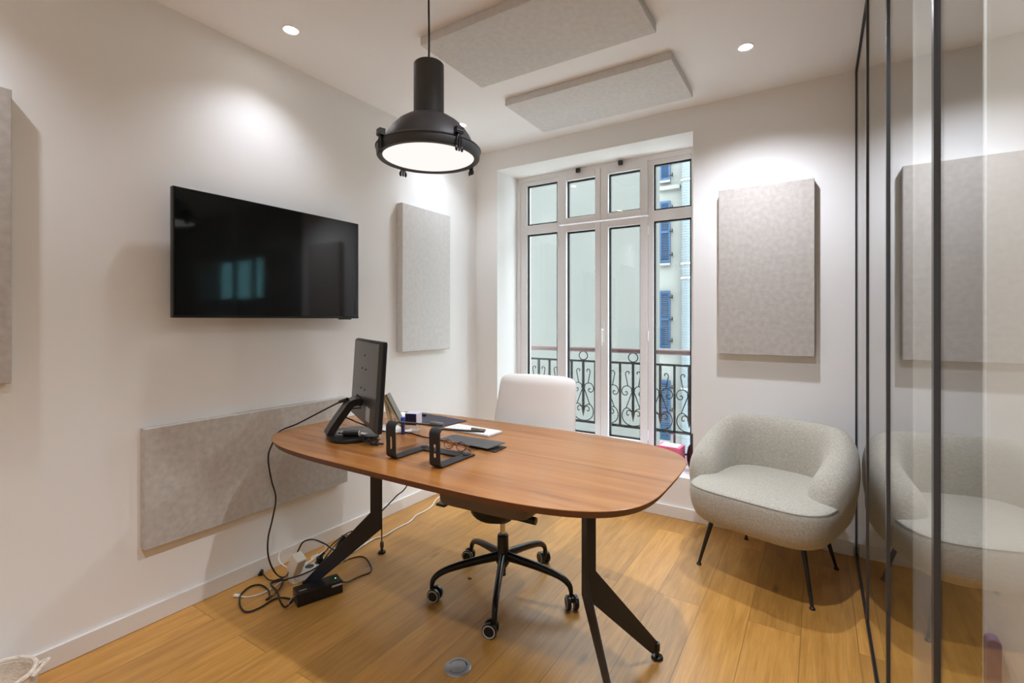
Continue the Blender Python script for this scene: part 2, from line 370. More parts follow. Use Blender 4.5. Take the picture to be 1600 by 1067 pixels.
dt = thing('ventilation_duct', 'tall corrugated metal ventilation duct on the courtyard facade', 'duct', (-3.46, 15.72, -4))
b = NB(); prof = []
z = 0
while z < 15: prof += [(.175, z), (.185, z+.04)]; z += .08
lathe(b, prof, seg=24); obj('pipe', b, DUCT, dt, smooth=False)
for z in (3.1, 6.55, 7.0, 9.6, 12.4):
    b = NB(); lathe(b, [(.19, z), (.205, z), (.205, z+.06), (.19, z+.06)], seg=24, closed=True); obj('clamp_ring', b, STEEL, dt)

# balcony railing
rl = thing('balcony_railing', 'black wrought iron balcony railing with scrolls and brown handrail', 'railing', (0, 4.05, 0))
b = NB(); tube(b, [(-2.9, 0, 1.0), (-.1, 0, 1.0)], .024, seg=12); obj('handrail', b, RAIL, rl, smooth=True)
b = NB(); span(b, (-2.9, -.008, .885), (-.1, .008, .902)); obj('top_bar', b, IRON, rl)
b = NB(); span(b, (-2.9, -.008, .338), (-.1, .008, .358)); obj('bottom_bar', b, IRON, rl)
spears = [-1.80+.2303*k for k in range(-4, 7)]
for k, x in enumerate(spears):
    p = x-.115
    b = NB(); span(b, (p-.008, -.008, .02), (p+.008, .008, .885)) if k % 4 == 0 else span(b, (p-.008, -.008, .358), (p+.008, .008, .885)); obj('baluster', b, IRON, rl)
    b = NB(); span(b, (x-.009, -.009, .47), (x+.009, .009, .885)); box(b, (x, 0, .665), (.026, .026, .03)); cyl(b, (x, 0, .46), (x, 0, .50), .016, .011, 8); cyl(b, (x, 0, .392), (x, 0, .46), .001, .016, 8)
    obj('spear', b, IRON, rl)
    for s in (1, -1):
        b = NB()
        up = [(-.040, .800), (-.034, .812), (-.044, .822), (-.058, .818), (-.066, .803), (-.064, .785), (-.056, .745), (-.046, .695)]
        mid = [(-.004, .66), (-.018, .680), (-.035, .693), (-.055, .697), (-.078, .690), (-.096, .668), (-.098, .640), (-.082, .618), (-.060, .618), (-.050, .634), (-.058, .648), (-.070, .642)]
        dia = [(-.006, .655), (-.062, .505)]
        low = [(-.036, .452), (-.046, .444), (-.057, .455), (-.054, .476), (-.038, .488), (-.018, .480), (-.008, .466)]
        low2 = [(-.010, .47), (-.024, .492), (-.05, .507), (-.078, .494), (-.096, .455), (-.092, .412), (-.070, .380), (-.038, .362), (0, .357)]
        for q in (up, mid, low, low2): tube(b, [(x+s*a, 0, z) for a, z in q], .0042, seg=6, sm=4)
        tube(b, [(x+s*a, 0, z) for a, z in dia], .0042, seg=6)
        obj('scroll', b, IRON, rl, smooth=True)
    if k in (4, 6, 0, 2+8):
        b = NB(); tube(b, [(x+.041*math.cos(a), 0, .942+.038*math.sin(a)) for a in [2*PI*i/28 for i in range(28)]], .0045, seg=6, closed=True); obj('ring', b, IRON, rl, smooth=True)

# ================================================================== LIGHTS
def spot(loc, w, size=138, blend=1.0, parent=None, col=SPOT_COL, rad=.028):
    d = bpy.data.lights.new('spot', 'SPOT'); d.energy = w; d.spot_size = math.radians(size); d.spot_blend = blend; d.shadow_soft_size = rad; d.color = col
    o = bpy.data.objects.new('lamp', d); C.objects.link(o); o.location = loc
    if parent: o.parent = parent
def downlight(x, y, label, w=SPOT_W, size=138):
    t = thing('downlight', label, 'ceiling light', (x, y, H), 0, 'recessed ceiling downlights')
    b = NB(); lathe(b, [(.026, -.001), (.034, -.004), (.036, 0), (.036, .002), (.026, .002)], seg=32, closed=True); obj('trim_ring', b, CEIL, t, smooth=True)
    b = NB(); lathe(b, [(.0255, -.002), (.0255, .0)], seg=24); obj('lamp_disc', b, SPOTM, t)
    spot((0, 0, -.02), w, size, parent=t)
downlight(-2.055, 1.34, 'lit round downlight in the ceiling above the wall television', SPOT_W*.95, 122)
downlight(-2.07, 2.62, 'lit round downlight near the far left ceiling corner, partly behind the pendant lamp', SPOT_W, 124)
downlight(-.302, 2.615, 'lit round downlight in the ceiling above the boucle armchair', SPOT_W*4.4, 138)
downlight(-.302, 1.34, 'lit round downlight by the glass wall, above and outside the frame', SPOT_W*6.4, 124)
downlight(-2.06, .06, 'lit round downlight near the left wall, nearest the camera side', SPOT_W*1.7, 124)
downlight(-.302, .06, 'lit round downlight beside the camera by the glass wall', SPOT_W*4.5, 126)
d = bpy.data.lights.new('corridor_fill', 'AREA'); d.energy = CORRIDOR_FILL_W; d.size = .5; d.color = (1, .97, .93)
o = bpy.data.objects.new('corridor_fill_lamp', d); C.objects.link(o); o.location = (1.2, -.2, H-.03)  # added unseen fill lamp, brightens the white wall behind the glass

# pendant
PX, PY, PZ = -1.195, 1.323, 1.845
t = thing('pendant_lamp', 'large charcoal industrial pendant lamp hanging over the desk', 'pendant lamp', (PX, PY, PZ))
b = NB(); lathe(b, [(0, .345), (.050, .345), (.054, .341), (.0545, .150), (.054, .146), (.0, .146)], seg=48)
obj('cylinder_neck', b, LAMPB, t, smooth=True)
b = NB(); lathe(b, [(.050, .156), (.062, .152), (.085, .143), (.110, .126), (.132, .104), (.150, .078), (.162, .052), (.167, .034), (.163, .034), (.146, .076), (.128, .100), (.106, .121), (.083, .137), (.050, .147)], seg=64, closed=True)
obj('lamp_shade', b, LAMPB, t, smooth=True)
b = NB(); lathe(b, [(.164, .040), (.178, .040), (.1845, .036), (.186, .028), (.1835, .004), (.180, 0), (.166, 0), (.1635, .003), (.164, .012)], seg=64, closed=True)
obj('rim_ring', b, LAMPB, t, smooth=True)
b = NB(); lathe(b, [(.1635, .034), (.186, .034), (.189, .031), (.186, .0285), (.1635, .0285)], seg=64, closed=True); obj('rim_flange', b, BLACK, t, smooth=True)
b = NB(); lathe(b, [(.1632, .006), (.1632, .009)], seg=64); obj('lamp_glass', b, PENDM, t)
for k in range(4):
    a = math.radians(-16.3+90*k); M = Matrix.Rotation(a, 4, 'Z')
    b = NB()
    box(b, (.187, 0, .050), (.020, .026, .022)); cyl(b, (.190, -.014, .046), (.190, .014, .046), .008, seg=12)
    cyl(b, (.192, 0, .044), (.190, 0, -.020), .0035, seg=8)
    for s in (1, -1):
        tube(b, [(.190, 0, .044), (.192, s*.009, .02), (.190, s*.008, -.005)], .003, seg=6)
        ball(b, (.190, s*.011, -.012), .006, (.5, 1, 1.7), 10)
    bmesh.ops.transform(b, matrix=M, verts=b.verts); obj('wing_clamp', b, BLACK, t, smooth=True)
b = NB(); tube(b, [(0, 0, .345), (.001, 0, .45), (-.001, 0, .6), (0, 0, H-PZ)], .0035, seg=8, sm=4); obj('cord', b, BLACK, t, smooth=True)
b = NB(); lathe(b, [(0, H-PZ-.03), (.045, H-PZ-.03), (.05, H-PZ-.025), (.05, H-PZ)], seg=32); obj('ceiling_rose', b, LAMPB, t, smooth=True)
# ================================================================== ACOUSTIC PANELS
G = 'felt acoustic panels'
def panel(a, c, label, m=FELT, bev=.006):
    lo = [min(a[i], c[i]) for i in range(3)]; hi = [max(a[i], c[i]) for i in range(3)]
    ce = [(lo[i]+hi[i])/2 for i in range(3)]
    b = NB(); box(b, (0, 0, 0), [hi[i]-lo[i] for i in range(3)]); o = obj('acoustic_panel', b, m, None, bevel=bev, seg=2); o.location = ce
    tag(o, label, 'acoustic panel', G); return o
panel((XL, .862, .325), (XL+.045, 1.862, .818), 'long low horizontal felt panel under the television', bev=.003)
panel((XL, 2.292, 1.05), (XL+.05, 2.785, 2.035), 'upright felt panel with lamplight in its pale colour on the television wall, nearest the corner', FELT_L)
panel((XL, -.02, 1.048), (XL+.05, .478, 2.04), 'upright felt panel at the left picture edge, mostly cut off', bev=.003)
panel((-.507, YB-.05, 1.06), (-.018, YB, 2.04), 'upright beige felt panel on the window wall above the armchair', bev=.003)
panel((-1.605, 2.455, H-.042), (-.618, 2.945, H), 'narrow ceiling felt panel nearest the window', FELT_L, .004)
panel((-1.59, 1.70, H-.042), (-.618, 2.195, H), 'ceiling felt panel behind the pendant cord, cut off at the top', FELT_L, .004)

# ================================================================== TELEVISION
tv = thing('television', 'large black flat television mounted on the left wall', 'television', (XL, 1.418, 1.545))
b = NB(); box(b, (.085, 0, 0), (.028, .955, .548)); obj('housing', b, PLASTIC, tv, bevel=.003)
b = NB(); box(b, (.0995, 0, .004), (.002, .943, .532)); obj('screen', b, SCREEN, tv)
b = NB(); box(b, (.055, 0, -.06), (.04, .6, .33)); obj('rear_housing', b, PLASTIC_M, tv, bevel=.01)
b = NB(); box(b, (.022, 0, 0), (.036, .3, .3)); obj('wall_bracket', b, BLACK, tv)
b = NB(); box(b, (.10, 0, -.2675), (.003, .95, .009)); obj('bottom_bezel', b, PLASTIC, tv)
b = NB(); box(b, (.088, .39, -.277), (.02, .075, .006)); obj('sensor_bar', b, PLASTIC, tv, bevel=.001)

# ================================================================== DESK
TZ = .74; TCX, TCY = -1.275, 1.61
dk = thing('desk', 'rounded walnut desk on dark angled metal legs', 'desk', (TCX, TCY, 0))
b = NB(); R = []
for s, z in ((.970, TZ-.027), (.985, TZ-.024), (.9985, TZ-.004), (1.0, TZ-.0015)):
    R.append([(x*1.0-(1-s)*x, y-(1-s)*y*1.4, z) for x, y in superell(.880, .459, 4.05, 128)])
loft(b, R); obj('tabletop_edge', b, WALNUT_E, dk, smooth=True)
b = NB(); R = []
for s, z in ((1.0, TZ-.002), (.9992, TZ-.0005), (.9975, TZ)):
    R.append([(x*s, y*s, z) for x, y in superell(.880, .459, 4.05, 128)])
loft(b, R); obj('tabletop', b, WALNUT, dk)
b = NB()
for y in (-.12, .12): span(b, (-.62, y-.02, TZ-.065), (.62, y+.02, TZ-.028))
obj('under_beam', b, NAVY, dk)
zt = TZ-.028
def leg_assembly(px, py, feet):
    """a folded-plate leg: a post that splits into two flat blades, each standing on a levelling foot"""
    b = NB()
    fs = []
    for fx, fy in feet:
        d = Vector((fx-px, fy-py, 0)); Ln = d.length; d.normalize(); n = Vector((-d.y, d.x, 0))
        prof = [(0, zt), (.052, zt), (.052, .352), (Ln+.008, .052), (Ln+.008, .022), (Ln-.022, .020), (Ln-.045, .040), (0, .272)]
        A = [b.verts.new(Vector((px, py, 0))+d*u+Vector((0, 0, z))-n*.003) for u, z in prof]
        B = [b.verts.new(Vector((px, py, 0))+d*u+Vector((0, 0, z))+n*.003) for u, z in prof]
        b.faces.new(A[::-1]); b.faces.new(B)
        for i in range(len(prof)): b.faces.new((A[i], A[(i+1) % len(prof)], B[(i+1) % len(prof)], B[i]))
    lg = obj('leg', b, NAVY, dk, bevel=.0015)
    b = NB(); box(b, (px, py, zt-.004), (.16, .16, .008)); obj('mounting_plate', b, NAVY, lg)
    for fx, fy in feet:
        b = NB(); lathe(b, [(.0, 0), (.021, 0), (.022, .004), (.019, .009), (.008, .012), (.006, .03), (.010, .03), (.010, .058), (0, .058)], (fx, fy, 0), 20); obj('levelling_foot', b, PLASTIC, lg, smooth=True)
leg_assembly(.555, 0, ((.766, .207), (.766, -.21)))
leg_assembly(-.477, 0, ((-.727, .232), (-.727, -.236)))
# ================================================================== TASK CHAIR
cx, cy, ca = -1.243, 1.884, math.radians(3)
ch = thing('office_chair', 'cream upholstered swivel office chair behind the walnut desk', 'office chair', (cx, cy, 0), ca)
# star base
def star_arm(k):
    a = math.radians(6.5+72*k); M = Matrix.Rotation(a, 4, 'Z'); b = NB()
    P = smooth_path([(.02, 0, .165), (.09, 0, .158), (.20, 0, .142), (.28, 0, .122), (.318, 0, .096), (.328, 0, .068)], 5)
    rings = []
    for i, p in enumerate(P):
        f = i/(len(P)-1); w = .017-.006*f; hh = .030-.017*f
        t = (P[min(i+1, len(P)-1)]-P[max(i-1, 0)]).normalized(); n = Vector((-t.z, 0, t.x))
        rings.append([M @ (p+Vector((0, math.cos(q)*w, 0))+n*math.sin(q)*hh*.75) for q in [2*PI*j/12 for j in range(12)]])
    loft(b, rings); return obj('base_arm', b, PLASTIC, ch, smooth=True), M
for k in range(5):
    ar, M = star_arm(k)
    spin = M @ Matrix.Translation((.328, 0, 0)) @ Matrix.Rotation(math.radians([-60, 70, 40, 150, -100][k]), 4, 'Z')
    b = NB()
    for s in (1, -1): cyl(b, (.016, s*.008, .030), (.016, s*.025, .030), .030, seg=28)
    box(b, (.008, 0, .040), (.03, .03, .022)); cyl(b, (0, 0, .04), (0, 0, .075), .009, seg=12)
    bmesh.ops.transform(b, matrix=spin, verts=b.verts); cs = obj('caster', b, PLASTIC, ch, bevel=.003)
    b = NB()
    for s in (1, -1):
        b = NB(); tube(b, [(.016+.0235*math.cos(q), s*.0255, .030+.0235*math.sin(q)) for q in [2*PI*j/28 for j in range(28)]], .0026, seg=6, closed=True)
        bmesh.ops.transform(b, matrix=spin, verts=b.verts); obj('caster_ring', b, GREYR, cs, smooth=True)
b = NB(); lathe(b, [(0, .115), (.020, .115), (.034, .14), (.036, .17), (.027, .19), (.026, .262), (.022, .266), (0, .266)], seg=32); lathe(b, [(0, .075), (.014, .075), (.014, .12), (0, .12)], seg=16)
obj('base_hub', b, PLASTIC, ch, smooth=True)
b = NB(); cyl(b, (0, 0, .255), (0, 0, .42), .0135, seg=24); obj('gas_lift', b, CHROME, ch, smooth=True)
b = NB(); R = []
for y, w, z0, z1 in ((-.18, .05, .41, .45), (-.15, .08, .37, .455), (-.06, .09, .335, .455), (.06, .085, .345, .455), (.15, .06, .39, .455)):
    R.append([(w*math.cos(q), y, (z0+z1)/2+(z1-z0)/2*math.sin(q)) for q in [2*PI*j/20 for j in range(20)]])
loft(b, R); obj('tilt_mechanism', b, PLASTIC_M, ch, smooth=True)
b = NB(); cyl(b, (-.235, -.085, .405), (.215, -.085, .398), .0165, seg=20); cyl(b, (-.262, -.085, .408), (-.205, -.085, .404), .020, seg=20); box(b, (-.255, -.12, .398), (.05, .05, .012)); box(b, (.17, 0, .425), (.07, .05, .02), Matrix.Rotation(-.3, 3, 'Y'))
obj('adjustment_lever', b, PLASTIC, ch, bevel=.002)
b = NB(); R = []
for s, z in ((.95, .440), (.965, .445), (.98, .475), (.99, .515), (1, .535)):
    R.append([(x*s, y*s+.01, z) for x, y in superell(.237, .237, 8, 64)])
loft(b, R); obj('seat_shell', b, TAUPE, ch, smooth=True)
b = NB(); R = []
for s, z in ((.97, .532), (1.01, .545), (1.02, .565), (1.0, .585), (.94, .597), (.7, .602), (.3, .602)):
    R.append([(x*s, y*s+.01, z) for x, y in superell(.237, .237, 8, 64)])
loft(b, R); obj('seat', b, UPH, ch, smooth=True)
# backrest, reclined
b = NB(); R = []
rec = math.tan(math.radians(13))
for z in [.60+.375*i/14 for i in range(15)]:
    f = (z-.60)/.375
    w = .240-.02*f
    e = 1-f
    if f > .88: w -= .035*((f-.88)/.12)**2.2
    th = .034*(1 if f < .9 else math.sqrt(max(.05, 1-((f-.9)/.1)**2)))
    y = .285+(z-.60)*rec+.0
    ring = []
    for q in [2*PI*j/40 for j in range(40)]:
        c, s = math.cos(q), math.sin(q); X = w*math.copysign(abs(c)**.45, c); Yv = th*math.copysign(abs(s)**.7, s)
        ring.append((X, y+Yv-.10*(1-(X/.235)**2)*.22+.02*(X/.235)**2*0, z))
    R.append(ring)
loft(b, R); obj('backrest', b, UPH, ch, smooth=True, sub=1)
b = NB(); strip(b, smooth_path([(0, .12, .44), (0, .24, .46), (0, .335, .54), (0, .365, .66), (0, .40, .80)], 5), (1, 0, 0), .06, .014); obj('back_bracket', b, BLACK, ch, bevel=.002)

# ================================================================== ARMCHAIR
ac = thing('armchair', 'curved light grey boucle armchair with thin black legs', 'armchair', (-.2055, 2.784, 0), math.radians(-16.5))
def spath(phi, ax, by, n): 
    s, c = math.sin(phi), math.cos(phi)
    return Vector((ax*math.copysign(abs(s)**(2/n), s), by*math.copysign(abs(c)**(2/n), c), 0))
def shell():
    b = NB(); N = 40; R = []; ax, by, n, pm = .281, .272, 2.5, math.radians(122)
    sec = [(-.055, .02), (-.01, -.01), (.030, .04), (.064, .20), (.084, .42), (.090, .62), (.078, .82), (.048, .95), (.006, 1.0), (-.036, .97), (-.062, .86), (-.070, .66), (-.066, .42), (-.06, .2)]
    for i in range(N+1):
        t = -1+2*i/N; phi = t*pm; p = spath(phi, ax, by, n)
        e = .01; d = (spath(phi+e, ax, by, n)-spath(phi-e, ax, by, n)).normalized(); o = Vector((-d.y, d.x, 0))
        if o.dot(p) < 0: o = -o
        u = abs(t); k = min(1, max(0, (u-.42)/.58)); k = k*k*(3-2*k)
        zt_ = .726-.175*k; zb = .275-.015*(u < 2)
        lean = .030*(1-.7*k)
        sh = 1.0; ce = 0
        ring = []
        if u > .86: sh = max(.30, math.sqrt(max(0, 1-((u-.86)/.146)**2)))
        zc = (zt_+zb)/2
        for a, f in sec:
            z = zb+(zt_-zb)*f; a2 = a+lean*f*f
            z = zb+.02+(z-zb-.02)*(.45+.55*sh)
            a2 = .008+(a2-.008)*sh
            v = p+o*a2+Vector((-.008, -.018, 0)); ring.append((v.x, v.y, z))
        R.append(ring)
    loft(b, R); return b
obj('backrest', shell(), WOOL, ac, smooth=True, sub=2)
def outl(s, fy=1.0):
    o = []
    for x, y in superell(.322, .325, 4.4, 96):
        yy = y*s-.060
        if y < 0: yy = y*s*fy-.060
        o.append((x*s+.022, yy))
    return o
b = NB(); R = []
for s, z in ((.60, .262), (.78, .264), (.88, .275), (.945, .305), (.985, .35), (1.0, .395), (.995, .425), (.975, .440), (.93, .449), (.80, .457), (.5, .463), (.2, .465)):
    R.append([(x, y, z) for x, y in outl(s)])
loft(b, R); st = obj('seat', b, WOOL, ac, smooth=True, sub=1)
b = NB(); P = [(x, y, .4405) for x, y in outl(.983) if y < .03]; P.sort(key=lambda p: math.atan2(p[0], -p[1])); tube(b, P, .0022, seg=6); obj('piping', b, PIPING, st, smooth=True)
for sx, sy in ((-1, -1), (1, -1), (1, 1), (-1, 1)):
    b = NB(); tp = (sx*(.20 if sy < 0 else .17), sy*.175-.01, .285); ft = (sx*(.26 if sy < 0 else .223), sy*.237, .008)
    tube(b, [tp, ft], .01, seg=14, rs=lambda f: .0135-.0065*f)
    lathe(b, [(0, 0), (.011, 0), (.0125, .003), (.011, .008), (.006, .012), (0, .012)], (ft[0], ft[1], 0), 16)
    obj('leg', b, BLACK, ac, smooth=True)

# ================================================================== ON THE DESK
T = TZ+.0002
# monitor: plane of the screen runs from near edge to far edge
mdir = Vector((-.87, .49, 0)).normalized(); mo = thing('monitor', 'black desktop monitor seen from its back on the desk', 'monitor', (-1.735, 1.497, T), math.atan2(-mdir.y, -mdir.x))
# local +x = towards the near edge, local +y = away (screen side is +y after rotation check)
tl = Matrix.Rotation(math.radians(-3.5), 4, 'X')
MZ0, MZ1 = .058, .432
b = NB(); box(b, (0, 0, (MZ0+MZ1)/2), (.54, .018, MZ1-MZ0)); bmesh.ops.transform(b, matrix=tl, verts=b.verts); obj('screen_housing', b, PLASTIC, mo, bevel=.004)
b = NB(); R = []
for sx, sz, y in ((1, 1, -.008), (.997, .995, -.012), (.975, .965, -.020), (.95, .94, -.023)):
    R.append([(x*.54/2*sx, y, (MZ0+MZ1)/2-.012*(1-sz)*2+z*(MZ1-MZ0)/2*sz) for x, z in ((-1, -1), (1, -1), (1, 1), (-1, 1))])
loft(b, R); bmesh.ops.transform(b, matrix=tl, verts=b.verts); bk = obj('back_cover', b, MONBACK, mo, bevel=.002)
b = NB(); box(b, (0, .0095, (MZ0+MZ1)/2+.006), (.528, .002, MZ1-MZ0-.03)); bmesh.ops.transform(b, matrix=tl, verts=b.verts); obj('screen', b, SCREEN, mo)
b = NB(); box(b, (.13, -.0234, .115), (.075, .001, .06)); bmesh.ops.transform(b, matrix=tl, verts=b.verts); obj('rating_label', b, GREYR, bk)
for x, z in ((-.04, .30), (.04, .30), (-.04, .21), (.04, .21), (0, .36)):
    b = NB(); cyl(b, (x, -.0225, z), (x, -.0250, z), .004, seg=10); bmesh.ops.transform(b, matrix=tl, verts=b.verts); obj('screw', b, RUBBER, bk)
for x in (-.12, -.09, -.05):
    b = NB(); box(b, (x, -.0235, .165), (.018, .004, .008)); bmesh.ops.transform(b, matrix=tl, verts=b.verts); obj('port', b, RUBBER, bk)
b = NB(); strip(b, smooth_path([(-.02, -.155, .015), (-.02, -.135, .05), (-.02, -.088, .115), (-.02, -.062, .148), (-.02, -.03, .155), (-.02, -.015, .145)], 5), (1, 0, 0), .085, .030); obj('stand_neck', b, PLASTIC, mo, bevel=.005)
b = NB(); R = [[(x*s+.0, y*s-.055, z) for x, y in superell(.132, .108, 2.8, 64)] for s, z in ((.98, 0), (1, .004), (1, .013), (.985, .017), (.96, .018))]
loft(b, R); obj('stand_base', b, PLASTIC, mo, smooth=True)

def cable(name, pts, r, m, label, cat, sm=5, grp=None):
    b = NB(); tube(b, pts, r, seg=8, sm=sm); o = obj(name, b, m, None, smooth=True); tag(o, label, cat, grp); return o

# laptop stand
ls = thing('laptop_stand', 'empty black metal laptop stand with two bent arms', 'laptop stand', (-1.245, 1.29, T))
def arm(x):
    b = NB(); w = .047; r = .020
    P = [(x, .205, .004), (x, .03, .004)]
    P += [(x, .020-r*math.sin(a), .004+r-r*math.cos(a)) for a in [PI/2*i/6 for i in range(1, 7)]]
    P += [(x, 0, .06), (x, -.002, .110)]
    P += [(x, -.002+r-r*math.cos(a), .118+r*math.sin(a)) for a in [1.32*i/6 for i in range(1, 7)]]
    P += [(x, .07, .125), (x, .16, .103), (x, .265, .079)]
    strip(b, P, (1, 0, 0), w, .0055)
    return b
for x in (-.108, .108):
    a = obj('bent_arm', arm(x), PLASTIC_M, ls, bevel=.001)
    # slot cut as a real hole through the upright
    cb = NB(); prism(cb, rrect(.013, .048, .0062), -.03, .03, Matrix.Translation((x, .0, .062)) @ Matrix.Rotation(PI/2, 4, 'X'))
    bmesh.ops.recalc_face_normals(cb, faces=cb.faces)
    cm = bpy.data.meshes.new('cut'); cb.to_mesh(cm); cb.free(); co = bpy.data.objects.new('cut', cm); C.objects.link(co)
    co.parent = ls
    md = a.modifiers.new('slot', 'BOOLEAN'); md.operation = 'DIFFERENCE'; md.object = co; md.solver = 'EXACT'
    a.modifiers.move(len(a.modifiers)-1, 0)
    bpy.context.view_layer.update()
    dg = bpy.context.evaluated_depsgraph_get(); me2 = bpy.data.meshes.new_from_object(a.evaluated_get(dg)); a.modifiers.clear(); a.data = me2
    bpy.data.objects.remove(co)
    b = NB(); prism(b, rrect(.049, .042, .008), .002, .012, Matrix.Translation((x, .255, .0815)) @ Matrix.Rotation(math.radians(-13), 4, 'X')); obj('rubber_pad', b, OLIVE, a, bevel=.002)
    b = NB(); prism(b, rrect(.024, .022, .006), .006, .010, Matrix.Translation((x, .18, 0))); obj('rubber_pad', b, RUBBER, a)
    b = NB(); prism(b, rrect(.04, .02, .006), -.0002, .003, Matrix.Translation((x, .03, 0))); obj('rubber_foot', b, RUBBER, a)
b = NB(); span(b, (-.082, .148, .0015), (.082, .200, .0065)); obj('cross_bar', b, PLASTIC_M, ls)

# keyboard
kb = thing('keyboard', 'slim white wireless keyboard on the desk', 'keyboard', (-1.372, 1.822, T), math.radians(-3))
b = NB(); prism(b, rrect(.275, .112, .008), 0, .007); obj('keyboard_body', b, GREYR, kb, bevel=.001)
b = NB()
for r_ in range(5):
    for c_ in range(14): box(b, (-.125+.0192*c_, -.042+.0205*r_, .0085), (.0165, .0175, .003))
obj('keys', b, PAPER, kb)
b = NB(); prism(b, rrect(.34, .20, .006), 0, .003); o = obj('desk_pad', b, MAT_P, None); o.location = (-1.712, 1.905, T); o.rotation_euler = (0, 0, math.radians(-5)); tag(o, 'dark purple-grey mat lying behind the white clock cube', 'desk pad')
b = NB(); ball(b, (0, 0, .0), .05, (.62, 1.1, .42), 24); bmesh.ops.bisect_plane(b, geom=b.verts[:]+b.edges[:]+b.faces[:], plane_co=(0, 0, 0), plane_no=(0, 0, -1), clear_outer=True); bmesh.ops.holes_fill(b, edges=b.edges)
o = obj('computer_mouse', b, PAPER, None, smooth=True); o.location = (-1.90, 1.885, T+.0035); o.rotation_euler = (0, 0, .5); tag(o, 'white computer mouse on the desk behind the white cube', 'computer mouse')
b = NB(); cyl(b, (-.03, 0, .006), (.03, 0, .006), .006, seg=12); o = obj('marker_pen', b, PLASTIC, None, smooth=True); o.location = (-1.815, 1.955, T+.0035); o.rotation_euler = (0, 0, -.2); tag(o, 'short black marker pen on the dark desk pad', 'pen')
# folded grey sleeve
fs = thing('document_sleeve', 'flat dark grey folded sleeve lying in front of the keyboard', 'sleeve', (-1.232, 1.632, T), math.radians(-6))
b = NB(); prism(b, [(-.15, -.045), (.165, -.045), (.15, .045), (-.15, .045)], 0, .003); obj('lower_flap', b, PLASTIC_M, fs)
b = NB(); R = [[(-.15, -.05, z+.0), (.13, -.05, z+.006), (.145, .045, z+.014), (-.15, .045, z+.004)] for z in (.0035, .006)]; loft(b, R); obj('upper_flap', b, DGREY, fs)
# glasses
gl = thing('eyeglasses', 'tortoiseshell folded eyeglasses beside the laptop stand', 'eyeglasses', (-1.222, 1.518, T), math.radians(-4))
b = NB()
for s in (-1, 1): tube(b, [(s*.034+.024*math.cos(q), .010*math.sin(q)*.5-.012, .022+.017*math.sin(q)) for q in [2*PI*j/24 for j in range(24)]], .0022, seg=6, closed=True)
tube(b, [(-.011, -.012, .027), (0, -.012, .030), (.011, -.012, .027)], .0022, seg=6, sm=3); obj('frame', b, TORT, gl, smooth=True)
for s in (-1, 1):
    b = NB(); tube(b, [(s*.060, -.010, .028), (s*.060, .006, .026), (s*.02, .014+.004*s, .020), (-s*.035, .016+.004*s, .012), (-s*.062, .012, .004)], .0022, seg=6, sm=4); obj('temple', b, TORT, gl, smooth=True)
# clock cube on clear base
ck = thing('desk_clock', 'small white cube with dark face on a clear base', 'desk clock', (-1.618, 1.685, T), math.radians(20))
b = NB(); box(b, (0, 0, .058), (.060, .062, .056)); obj('cube_body', b, pr('lilac_white', (.66, .64, .74), .5), ck, bevel=.003)
b = NB(); box(b, (-.0, -.0325, .058), (.054, .003, .052)); obj('dark_face', b, PURP, ck)
b = NB()
for x, y in ((-.022, -.022), (.022, -.022), (.022, .022), (-.022, .022)): cyl(b, (x, y, .0), (x, y, .030), .003, seg=10)
box(b, (0, 0, .002), (.056, .056, .004)); obj('clear_base', b, GLASS, ck)
# wooden easel
ea = thing('photo_stand', 'pale wooden easel stand leaning behind the monitor', 'easel', (-1.805, 1.695, T), math.radians(30))
for (x0, z0, x1, z1, wd, m, nm) in ((-.006, .152, .072, .0, .055, PALEWOOD, 'front_panel'), (-.008, .150, .020, .0, .05, PALEWOOD, 'rear_leg')):
    d = Vector((x1-x0, 0, z1-z0)); n = Vector((-d.z, 0, d.x)).normalized()
    b = NB(); strip(b, [(x0, 0, z0), (x1, 0, z1+.003)], (0, 1, 0), wd, .011); obj(nm, b, m, ea)
b = NB(); strip(b, [(.003, .0, .158), (.084, 0, .004)], (0, 1, 0), .06, .004); obj('back_sheet', b, OLIVE, ea)
# blue-topped tube behind stand
bp_ = thing('pen', 'dark blue glue stick with bright blue cap by the laptop stand', 'glue stick', (-1.602, 1.600, T))
b = NB(); cyl(b, (0, 0, 0), (0, 0, .062), .0085, seg=16); obj('barrel', b, pr('ink_blue', (.035, .03, .12), .35), bp_, smooth=True)
b = NB(); cyl(b, (0, 0, .062), (0, 0, .078), .0105, seg=16); obj('cap', b, BLUE, bp_, smooth=True)
bp_.name = 'glue_stick'
# papers and white cable pieces behind the monitor
b = NB(); prism(b, rrect(.15, .09, .003), 0, .006); o = obj('notepad', b, PAPER, None); o.location = (-1.745, 1.655, T+.001); o.rotation_euler = (0, 0, -.5); tag(o, 'white notepad lying behind the monitor base', 'notepad')
b = NB(); cyl(b, (-.045, 0, .007), (.045, 0, .007), .007, seg=12); o = obj('stylus', b, WHITEP, None, smooth=True); o.location = (-1.625, 1.615, T); o.rotation_euler = (0, 0, .9); tag(o, 'short white stick lying under the white clock cube', 'stylus')
